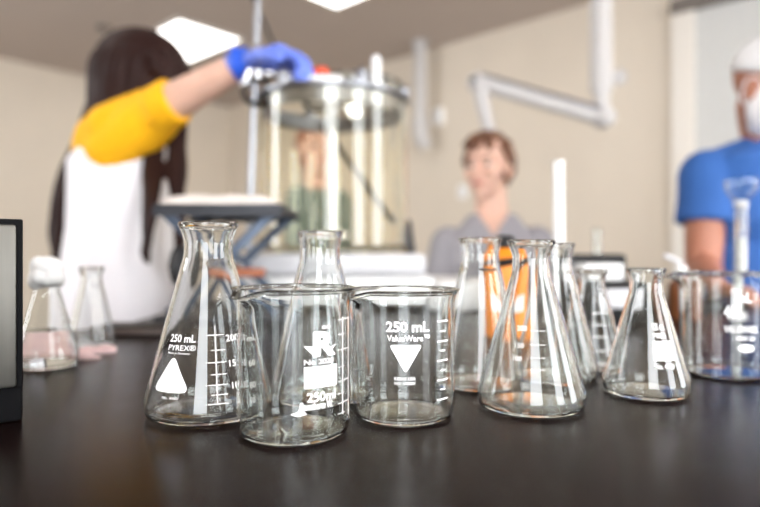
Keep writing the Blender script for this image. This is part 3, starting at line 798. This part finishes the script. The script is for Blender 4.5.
def hand_into(bm, wrist, dirv, palm_n, side, curl=.35, s=1., grow=0.):
    """five fingers on a palm; side = direction of the thumb"""
    dirv = dirv.normalized(); side = (side-dirv*side.dot(dirv)).normalized(); n = dirv.cross(side)
    if n.dot(palm_n) < 0: n = -n
    q = lambda a, b, c_: wrist+dirv*(a*s)+side*(b*s)+n*(c_*s)
    offs = ((.030, .088, (.043, .026, .021), .0086), (.010, .092, (.048, .030, .022), .0090), (-.010, .088, (.044, .028, .021), .0086), (-.029, .080, (.034, .021, .019), .0076))
    for b_, kn, segs, r_ in offs:
        capsule(bm, q(.0, b_*.55, 0), q(kn, b_, 0), (.013+grow)*s, (.011+grow)*s)
        p = q(kn, b_, 0); a = curl*.7
        for L_ in segs:
            d2 = dirv*math.cos(a)+n*math.sin(a); p2 = p+d2*(L_*s)
            capsule(bm, p, p2, (r_+grow)*s, (r_*.92+grow)*s); p = p2; a += curl
    sphere(bm, q(.05, 0, .003), (.034*s, .034*s, .02*s))
    p = q(.022, .026, .006); d2 = (dirv*.62+side*.72+n*.25).normalized()
    for L_, r_ in ((.042, .0125), (.032, .0105), (.026, .0092)):
        p2 = p+d2*(L_*s); capsule(bm, p, p2, (r_+grow)*s, (r_*.93+grow)*s); p = p2
        d2 = (d2+dirv*.28+n*.22-side*.12).normalized()

def hair_cap(root, q, Fd, Up, s, m, seed, front=.030, drop=-.035):
    """short hair: tufts over the skull, cut at the hairline"""
    rnd = random.Random(seed); L = Up.cross(Fd).normalized(); bm = bmesh.new()
    c = q(-.012, 0, .035)
    for k in range(420):
        u = rnd.uniform(-1, 1); a = rnd.uniform(0, 2*PI); w = math.sqrt(1-u*u)
        f_, l_ = w*math.cos(a), w*math.sin(a)
        h = .035+u*.086
        if f_ > .5 and h < front+.040: continue
        if f_ > .15 and h < front+.005: continue
        if h < drop: continue
        p = c+Fd*(f_*.098*s)+L*(l_*.078*s)+Up*(u*.089*s)
        nrm_ = (Fd*f_+L*l_+Up*u)
        tdir = (Fd*.8-Up*.3+L*rnd.uniform(-.4, .4)) if u > .5 else (-Up+Fd*rnd.uniform(-.1, .4))
        capsule(bm, p, p+tdir.normalized()*(.022*s)+nrm_*(.012*s), .0125*s, .007*s, 8)
    bm = remesh(bm, .004, 2); return obj('hair', bm, M[m], root)

def legs_into(bm, hipL, hipR, kneeL, kneeR, anL, anR, g=0., full=True):
    for h, k, a in ((hipL, kneeL, anL), (hipR, kneeR, anR)):
        capsule(bm, h, k, .085+g, .058+g); capsule(bm, k, k+(a-k)*.35, .056+g, .057+g); capsule(bm, k+(a-k)*.35, a, .057+g, .038+g)

def shoes(root, an, fd):
    for a in an:
        bm = bmesh.new(); base = V((a.x, a.y, 0))
        capsule(bm, base+V((0, 0, .05))-fd*.03, base+V((0, 0, .038))+fd*.15, .045, .036); capsule(bm, base+V((0, 0, .07)), base+V((0, 0, .10)), .044, .044)
        bm = remesh(bm, .006, 2)
        for v in bm.verts: v.co.z = max(v.co.z, .001)
        obj('shoe', bm, M['shoe'], root)

def V_cut(bm, apex, Fd, L, w, h):
    """open a V neck: remove the cloth in front of the throat"""
    dele = []
    for f_ in bm.faces:
        p = f_.calc_center_median()-apex
        z_ = p.z
        if z_ > 0 and p.dot(Fd) > -.10 and abs(p.dot(L)) < w*z_/h: dele.append(f_)
    bmesh.ops.delete(bm, geom=dele, context='FACES')

# ---- long haired person in the white shirt with yellow sleeves, seen in profile
D = 1.43
Fd = V((.97, .24, 0)).normalized(); L = Z.cross(Fd)
hip = P(118, 352, D+.02); hip.y = D+.02
che = P(120, 205, D+.03); nb = P(128, 128, D+.02)
sR = P(108, 142, 1.40); sL = sR+L*.30+Fd*.02
eR = P(175, 101, 1.28); wR = P(244, 64, 1.235)
root_loc = V((hip.x, hip.y, 0))
t = thing('person', 'person with long dark hair in a white shirt with yellow sleeves and a blue glove', 'person', root_loc)
hc = P(147, 88, 1.44); hF = (V((.93, .32, -.18))).normalized(); hU = (Z-hF*Z.dot(hF)).normalized()
hipz = .86; kz = .46
hipc = V((hip.x, hip.y, hipz))
anL, anR = V((hip.x, hip.y, .09))+L*.09, V((hip.x, hip.y, .09))-L*.09
bm = bmesh.new()
loft(bm, [(hipc-Z*.10, .15, .10), (hipc, .165, .115), (hipc+Z*.14, .125, .092), (che-Z*.06, .135, .10), (che+Z*.10, .150, .105), (nb-Z*.06, .14, .085), (nb, .07, .06)], L, Fd)
capsule(bm, nb-Z*.03, hc-hF*.02-hU*.05, .052, .048)
q = head_into(bm, hc, hF, hU, .98)
chain(bm, [sR, eR, wR], [.055, .041, .027]); sphere(bm, sR+L*.03, .062)
eL = sL-Z*.27+Fd*.03; wL = eL-Z*.20+Fd*.10
chain(bm, [sL, eL, wL], [.052, .039, .027]); hand_into(bm, wL, V((0, 0, -1))+Fd*.3, -L, Fd, .3, .92)
legs_into(bm, hipc+L*.085, hipc-L*.085, V((hip.x, hip.y, kz))+L*.085+Fd*.02, V((hip.x, hip.y, kz))-L*.085+Fd*.02, anL, anR)
gd = (P(308, 53, 1.225)-wR).normalized(); 
hand_into(bm, wR, gd, V((0, .3, -1)), V((.1, -.9, .15)), .80, .97)
bm = remesh(bm, .0045, 3); body = obj('body', bm, M['skinf'], t)
face_parts(t, q, .98, 'hair_dark')
# glove: an enlarged hand over the hand, with a rolled cuff
bm = bmesh.new(); capsule(bm, wR-gd*.01, wR+gd*.02, .032, .031); hand_into(bm, wR, gd, V((0, .3, -1)), V((.1, -.9, .15)), .80, .97, .0035)
bm = remesh(bm, .003, 2); gl = obj('glove', bm, M['glove'], t)
x_, y_ = basis(gd); bm = bmesh.new(); tube(bm, [wR-gd*.012+(x_*math.cos(2*PI*k/24)+y_*math.sin(2*PI*k/24))*.033 for k in range(24)], .0055, 8, closed=True); tube(bm, [wR-gd*.02, wR-gd*.006, wR+gd*.012], [.0325, .0335, .0335], 20); obj('cuff', bm, M['cuff'], gl)
# shirt
bm = bmesh.new()
hem = hipc-Z*.10
loft(bm, [(hem+Fd*.01, .212, .152), (hipc+Fd*.01, .208, .144), (hipc+Z*.14+Fd*.012, .178, .132), (che-Z*.06+Fd*.012, .165, .126), (che+Z*.10+Fd*.006, .165, .116), (nb-Z*.055, .145, .098), (nb-Z*.012, .085, .072)], L, Fd)
sphere(bm, sR+L*.045-Z*.02, (.075, .075, .075)); sphere(bm, sL-L*.03, .068)
bm = remesh(bm, .006, 4); obj('shirt', bm, M['shirt_w'], t)
m1 = sR+(eR-sR)*.5
cuffp = eR+(wR-eR)*.02
ad0 = (eR-m1).normalized()
bm = bmesh.new(); sphere(bm, sR+L*.04-Z*.018-Fd*.004, (.086, .078, .098)); chain(bm, [sR+L*.015-Z*.012, m1-Z*.012, eR-ad0*.045-Z*.004], [.082, .068, .054]); capsule(bm, P(110, 150, 1.335), P(140, 126, 1.32), .056, .058); capsule(bm, P(100, 138, 1.36), P(112, 152, 1.345), .055, .056); capsule(bm, P(112, 130, 1.34), P(145, 108, 1.36), .06, .045)
capsule(bm, sR+L*.04, nb-L*.06-Z*.015, .062, .036)
# the cuff ends square and a little flared
ad = (cuffp-eR).normalized(); tube(bm, [eR-ad*.05, eR-ad*.02, cuffp-ad*.001], [.053, .052, .053], 24)
bm = remesh(bm, .005, 10); sl = obj('sleeve', bm, M['sleeve_y'], t)
bm = bmesh.new(); sphere(bm, sL-L*.01, .070); chain(bm, [sL, eL, eL+(wL-eL)*.4], [.066, .052, .046]); bm = remesh(bm, .006, 3); obj('sleeve', bm, M['sleeve_y'], t)
bm = bmesh.new(); loft(bm, [(hipc-Z*.12, .16, .11), (hipc-Z*.02, .17, .12), (hipc+Z*.08, .15, .11)], L, Fd)
legs_into(bm, hipc+L*.085, hipc-L*.085, V((hip.x, hip.y, kz))+L*.085+Fd*.02, V((hip.x, hip.y, kz))-L*.085+Fd*.02, anL, anR, .014); bm = remesh(bm, .008, 3); obj('trousers', bm, M['denim'], t)
shoes(t, (anL, anR), Fd)
# hair: skull shell plus long locks down the back and over the near front shoulder
rnd = random.Random(3); bm = bmesh.new(); hL = hU.cross(hF).normalized()
sphere(bm, q(-.018, 0, .040), (.096, .112, .100), (hL, hF, hU), 28, 18)
sphere(bm, q(-.03, -.012, -.03), (.094, .092, .10), (hL, hF, hU), 28, 18)
def lock(pts, r0, r1):
    sp = spline([tuple(p) for p in pts], 5); k = len(sp)
    tube(bm, sp, [r0+(r1-r0)*(i/(k-1))**1.6 if i > 1 else r0*.7 for i in range(k)], 8)
for k in range(24):      # down the back (left of the torso)
    u = k/23; jj = lambda a: rnd.uniform(-a, a)
    a = P(124+jj(12), 62+jj(10), 1.46+jj(.05)); b_ = P(98+jj(6), 108+jj(6), 1.52+jj(.04)); c_ = P(67+8*u+jj(3), 170, 1.53+jj(.04)); e_ = P(54+11*u+jj(3), 225, 1.53+jj(.04)); g_ = P(54+9*u+jj(4), 262+jj(14), 1.53+jj(.04))
    lock([a, b_, c_, e_, g_], .017, .006)
for k in range(22):      # two falls in front of the chest
    jj = lambda a: rnd.uniform(-a, a)
    right = k % 2
    d0 = (1.27 if right else 1.225)+jj(.015)
    a = P(156+jj(12), 58+jj(10), 1.37+jj(.04)); b_ = P((174 if right else 158)+jj(8), 108+jj(6), 1.39+jj(.015)); c_ = P((177 if right else 153)+jj(6), 168, 1.33+jj(.01)); e_ = P((180 if right else 150)+jj(6), 212, d0+.02); g_ = P((180 if right else 146)+jj(5), (264 if right else 255)+jj(10), d0+.01)
    lock([a, b_, c_, e_, g_], .016, .005)
for k in range(26):      # crown strands
    a_ = 2*PI*k/26; st = q(-.01, 0, .138)
    b_ = q(-.012+.104*math.cos(a_), .092*math.sin(a_), .05); c_ = q(-.012+.106*math.cos(a_), .098*math.sin(a_), -.04)
    e_ = q(-.008+.094*math.cos(a_), .090*math.sin(a_), -.13)
    lock([st, b_, c_, e_], .018, .010)
bm = remesh(bm, .0045, 1); obj('hair', bm, M['hair_dark'], t)

# ---- seated person in the grey V-neck
D = 2.05
Fd = V((-.12, -1, 0)).normalized(); L = Z.cross(Fd)
hc = P(488, 168, D); hF = V((-.55, -.83, -.04)).normalized(); hU = (Z-hF*Z.dot(hF)).normalized()
nb = P(492, 208, D+.03); seat = .60
che = V((nb.x, nb.y+.01, nb.z-.20)); hipc = V((nb.x, nb.y+.04, seat+.124))
t = thing('person', 'seated person with short brown hair in a grey V-neck shirt', 'person', (hipc.x, hipc.y, 0))
sR = V((nb.x, nb.y, nb.z-.128))-L*.152; sL = V((nb.x, nb.y, nb.z-.128))+L*.152
bm = bmesh.new()
loft(bm, [(hipc-Z*.09, .15, .11), (hipc, .16, .12), (hipc+Z*.16, .13, .10), (che, .155, .105), (che+Z*.09, .152, .10), (nb-Z*.08, .125, .08), (nb-Z*.02, .062, .058)], L, Fd)
capsule(bm, nb-Z*.04, hc-hF*.015-hU*.05, .056, .054)
q = head_into(bm, hc, hF, hU, .97)
for s_, sg in ((sR, -1), (sL, 1)):
    e_ = s_-Z*.26+L*(.05*sg)+Fd*.04; w_ = e_-Z*.10+Fd*.20-L*(.07*sg)
    sphere(bm, s_, .06); chain(bm, [s_, e_, w_], [.054, .043, .029]); hand_into(bm, w_, Fd-Z*.25-L*(.2*sg), -Z, -L*sg, .3, 1.)
kz = seat+.06; kL, kR = hipc+L*.11+Fd*.40, hipc-L*.11+Fd*.40
kL.z = kR.z = kz; anL, anR = kL-Fd*.08, kR-Fd*.08; anL.z = anR.z = .24
legs_into(bm, hipc+L*.09-Z*.03, hipc-L*.09-Z*.03, kL, kR, anL, anR)
bm = remesh(bm, .0045, 3); obj('body', bm, M['skinf'], t)
face_parts(t, q, .97, 'hair_brown')
hair_cap(t, q, hF, hU, .97, 'hair_brown', 11)
bm = bmesh.new()
loft(bm, [(hipc-Z*.06, .175, .135), (hipc, .178, .14), (hipc+Z*.16, .16, .125), (che, .175, .122), (che+Z*.075, .168, .116), (nb-Z*.085, .132, .098), (nb-Z*.022, .082, .075)], L, Fd)
for s_, sg in ((sR, -1), (sL, 1)):
    e_ = s_-Z*.26+L*(.05*sg)+Fd*.04
    sphere(bm, s_, .066); tube(bm, [s_, s_+(e_-s_)*.4, s_+(e_-s_)*.75], [.065, .063, .065], 24)
bm = remesh(bm, .006, 3); V_cut(bm, nb-Z*.105, Fd, L, .060, .095); obj('shirt', bm, M['shirt_g'], t)
bm = bmesh.new(); loft(bm, [(hipc-Z*.10, .16, .12), (hipc+Z*.05, .165, .13)], L, Fd); legs_into(bm, hipc+L*.09-Z*.03, hipc-L*.09-Z*.03, kL, kR, anL, anR, .012); bm = remesh(bm, .008, 3); obj('trousers', bm, M['denim'], t)
for a in (anL, anR):
    bm = bmesh.new(); capsule(bm, a-Z*.03-Fd*.02, a-Z*.045+Fd*.15, .045, .036); capsule(bm, a, a-Z*.03, .042, .044); bm = remesh(bm, .006, 2); obj('shoe', bm, M['shoe'], t)
st = thing('lab_stool', 'lab stool under the seated person in grey', 'stool', (hipc.x, hipc.y, 0))
bm = bmesh.new(); lathe(bm, [(0, seat-.05), (.17, seat-.05), (.18, seat-.04), (.18, seat-.012), (.17, seat-.004), (0, seat-.004)], (hipc.x, hipc.y, 0), 40); obj('seat', bm, M['black'], st)
bm = bmesh.new(); tube(bm, [(hipc.x, hipc.y, .06), (hipc.x, hipc.y, seat-.05)], .025, 16); obj('column', bm, M['steel'], st)
bm = bmesh.new(); tube(bm, [(hipc.x+.22*math.cos(2*PI*k/32), hipc.y+.22*math.sin(2*PI*k/32), .19) for k in range(32)], .010, 10, closed=True); obj('foot_ring', bm, M['steel'], st)
for k in range(5):
    a = 2*PI*k/5+.3; bm = bmesh.new(); tube(bm, [(hipc.x, hipc.y, .07), (hipc.x+.27*math.cos(a), hipc.y+.27*math.sin(a), .03)], [.022, .016], 12); sphere(bm, (hipc.x+.27*math.cos(a), hipc.y+.27*math.sin(a), .025), .0245); obj('leg', bm, M['black'], st)

# ---- person in the blue T-shirt, white cap and mask
D = 1.66
Fd = V((.25, -.97, 0)).normalized(); L = Z.cross(Fd)
hc = P(772, 88, D-.06); hF = V((.42, -.85, -.32)).normalized(); hU = (Z-hF*Z.dot(hF)).normalized()
nb = P(768, 138, D); che = V((nb.x+.0, nb.y+.03, nb.z-.20)); hipc = V((nb.x+.01, nb.y+.05, .90))
t = thing('person', 'person in a blue T-shirt wearing a white cap and a white face mask', 'person', (hipc.x, hipc.y, 0))
sR = P(707, 176, D); sL = V((nb.x, nb.y, nb.z-.07))+L*.18
eR = P(703, 268, D-.03); wR = P(716, 300, 1.40); wR.z = BENCH+.032
bm = bmesh.new()
loft(bm, [(hipc-Z*.10, .16, .12), (hipc, .165, .12), (hipc+Z*.14, .145, .105), (che-Z*.04, .165, .115), (che+Z*.08, .175, .115), (nb-Z*.07, .16, .09), (nb-Z*.01, .075, .065)], L, Fd)
capsule(bm, nb-Z*.04, hc-hF*.02-hU*.05, .060, .056)
q = head_into(bm, hc, hF, hU, 1.03)
sphere(bm, sR, .064); chain(bm, [sR, eR, wR], [.060, .046, .030]); hand_into(bm, wR, V((.35, -1, -.08)), -Z, V((1, .35, 0)), .25, 1.)
eL = sL-Z*.24+L*.04+Fd*.06; wL = V((eL.x+.03, 1.40, BENCH+.033))
sphere(bm, sL, .064); chain(bm, [sL, eL, wL], [.060, .046, .030]); hand_into(bm, wL, V((-.3, -1, -.08)), -Z, V((-1, .3, 0)), .25, 1.)
kz = .48; base = V((hipc.x, hipc.y, 0)); anL, anR = base+L*.10+Z*.09, base-L*.10+Z*.09
legs_into(bm, hipc+L*.09, hipc-L*.09, base+L*.095+Z*kz+Fd*.02, base-L*.095+Z*kz+Fd*.02, anL, anR)
bm = remesh(bm, .0045, 3); obj('body', bm, M['skinb'], t)
face_parts(t, q, 1.03, 'hair_dark')
bm = bmesh.new()
loft(bm, [(hipc-Z*.06, .185, .14), (hipc+Z*.02, .18, .138), (hipc+Z*.16, .168, .128), (che-Z*.04, .185, .133), (che+Z*.08, .192, .130), (nb-Z*.065, .175, .105), (nb-Z*.018, .095, .08)], L, Fd)
capsule(bm, sR+L*.02+Z*.012, nb-L*.04-Z*.035, .062, .045)
for s_, e_ in ((sR, eR), (sL, eL)):
    sphere(bm, s_, .075); dd = (e_-s_); tube(bm, [s_-dd*.02, s_+dd*.25, s_+dd*.52], [.076, .074, .078], 24)
bm = remesh(bm, .006, 3); obj('shirt', bm, M['shirt_b'], t)
bm = bmesh.new(); loft(bm, [(hipc-Z*.12, .165, .12), (hipc+Z*.06, .17, .125)], L, Fd); legs_into(bm, hipc+L*.09, hipc-L*.09, base+L*.095+Z*kz+Fd*.02, base-L*.095+Z*kz+Fd*.02, anL, anR, .014); bm = remesh(bm, .008, 3); obj('trousers', bm, M['khaki'], t)
shoes(t, (anL, anR), Fd)
# cap: crown and peak
hL = hU.cross(hF).normalized(); bm = bmesh.new()
vs = sphere(bm, q(-.012, 0, .045), (.088, .110, .098), (hL, hF, hU), 32, 20)
bmesh.ops.delete(bm, geom=[v for v in vs if (v.co-q(0, 0, .030)).dot(hU) < -.004], context='VERTS')
cp_ = obj('cap', bm, M['cap'], t); so = cp_.modifiers.new('thickness', 'SOLIDIFY'); so.thickness = .004
bm = bmesh.new(); rows = []
for i in range(9):
    a = -1.0+2.0*i/8; pin = q(-.012+.108*math.cos(a), .086*math.sin(a), .036); po = q(.075+.105*math.cos(a)*1.0, .078*math.sin(a), .026-.012*abs(math.sin(a)))
    rows.append([bm.verts.new(pin+(po-pin)*k/4) for k in range(5)])
for i in range(8):
    for k in range(4): bm.faces.new((rows[i][k], rows[i+1][k], rows[i+1][k+1], rows[i][k+1]))
pk = obj('peak', bm, M['cap'], cp_); so = pk.modifiers.new('thickness', 'SOLIDIFY'); so.thickness = .004
# mask: a cup over nose and chin with ear loops
bm = bmesh.new(); vs = sphere(bm, q(.030, 0, -.046), (.080, .100, .088), (hL, hF, hU), 32, 20)
bmesh.ops.delete(bm, geom=[v for v in vs if (v.co-q(0, 0, 0)).dot(hF) < -.012], context='VERTS')
mk = obj('face_mask', bm, M['mask'], t); so = mk.modifiers.new('thickness', 'SOLIDIFY'); so.thickness = .003
for k in (-1, 1):
    bm = bmesh.new(); tube(bm, spline([tuple(q(.03, .070*k, -.01)), tuple(q(.0, .082*k, .018)), tuple(q(-.02, .085*k, .0)), tuple(q(-.012, .080*k, -.045)), tuple(q(.03, .068*k, -.08))], 6), .0022, 6); obj('ear_loop', bm, M['mask'], mk)

# ---- person behind the tank
D = 2.35
Fd = V((.75, -.66, 0)).normalized(); L = Z.cross(Fd)
hc = P(314, 150, D); hF = V((.45, -.9, 0)).normalized(); hU = Z.copy()
nb = P(318, 186, D+.03); che = V((nb.x, nb.y, nb.z-.19)); hipc = V((nb.x, nb.y+.02, .84))
t = thing('person', 'person in a dark green shirt seen through the glass tank', 'person', (hipc.x, hipc.y, 0))
sR = V((nb.x, nb.y, nb.z-.07))-L*.118; sL = V((nb.x, nb.y, nb.z-.07))+L*.118
bm = bmesh.new()
loft(bm, [(hipc-Z*.10, .15, .10), (hipc, .155, .11), (hipc+Z*.13, .125, .09), (che, .118, .095), (che+Z*.09, .118, .09), (nb-Z*.065, .105, .075), (nb-Z*.01, .065, .058)], L, Fd)
capsule(bm, nb-Z*.04, hc-hF*.015-hU*.05, .05, .048); q = head_into(bm, hc, hF, hU, .93)
base = V((hipc.x, hipc.y, 0)); anL, anR = base+L*.09+Z*.09, base-L*.09+Z*.09
for s_, sg in ((sR, -1), (sL, 1)):
    e_ = s_-Z*.25+L*(.03*sg); w_ = e_-Z*.19+Fd*.10-L*(.03*sg); sphere(bm, s_, .055); chain(bm, [s_, e_, w_], [.05, .038, .026]); hand_into(bm, w_, -Z+Fd*.5, -L*sg, Fd, .3, .92)
legs_into(bm, hipc+L*.085, hipc-L*.085, base+L*.088+Z*.45+Fd*.02, base-L*.088+Z*.45+Fd*.02, anL, anR)
bm = remesh(bm, .005, 3); obj('body', bm, M['skinf'], t); face_parts(t, q, .93, 'hair_red'); hair_cap(t, q, hF, hU, .95, 'hair_red', 5, drop=-.075)
bm = bmesh.new(); loft(bm, [(hipc-Z*.08, .17, .125), (hipc, .17, .125), (hipc+Z*.13, .138, .105), (che, .135, .112), (che+Z*.09, .135, .105), (nb-Z*.06, .118, .088), (nb-Z*.018, .085, .07)], L, Fd)
for s_, sg in ((sR, -1), (sL, 1)):
    e_ = s_-Z*.25+L*(.03*sg); sphere(bm, s_, .066); chain(bm, [s_, e_], [.062, .052])
bm = remesh(bm, .006, 3); obj('shirt', bm, M['shirt_d'], t)
bm = bmesh.new(); loft(bm, [(hipc-Z*.12, .155, .11), (hipc+Z*.06, .155, .115)], L, Fd); legs_into(bm, hipc+L*.085, hipc-L*.085, base+L*.088+Z*.45+Fd*.02, base-L*.088+Z*.45+Fd*.02, anL, anR, .013); bm = remesh(bm, .008, 3); obj('trousers', bm, M['denim'], t)
shoes(t, (anL, anR), Fd)

# ------------------------------------------------------------------ world and view
w = bpy.data.worlds.new('world'); bpy.context.scene.world = w; w.use_nodes = True
w.node_tree.nodes['Background'].inputs['Color'].default_value = (.8, .88, 1, 1); w.node_tree.nodes['Background'].inputs['Strength'].default_value = 1.
sc = bpy.context.scene
sc.view_settings.view_transform = 'Standard'; sc.view_settings.look = 'None'; sc.view_settings.gamma = 1; sc.view_settings.use_curve_mapping = False
sc.view_settings.exposure = -1.2
cy = sc.cycles
cy.use_denoising = True; cy.denoising_prefilter = 'ACCURATE'; cy.denoising_input_passes = 'RGB_ALBEDO_NORMAL'; cy.use_adaptive_sampling = False
cy.max_bounces = 20; cy.transmission_bounces = 18; cy.glossy_bounces = 8; cy.diffuse_bounces = 5; cy.transparent_max_bounces = 16
cy.caustics_reflective = True; cy.caustics_refractive = True; cy.sample_clamp_indirect = 12.; cy.blur_glossy = .2
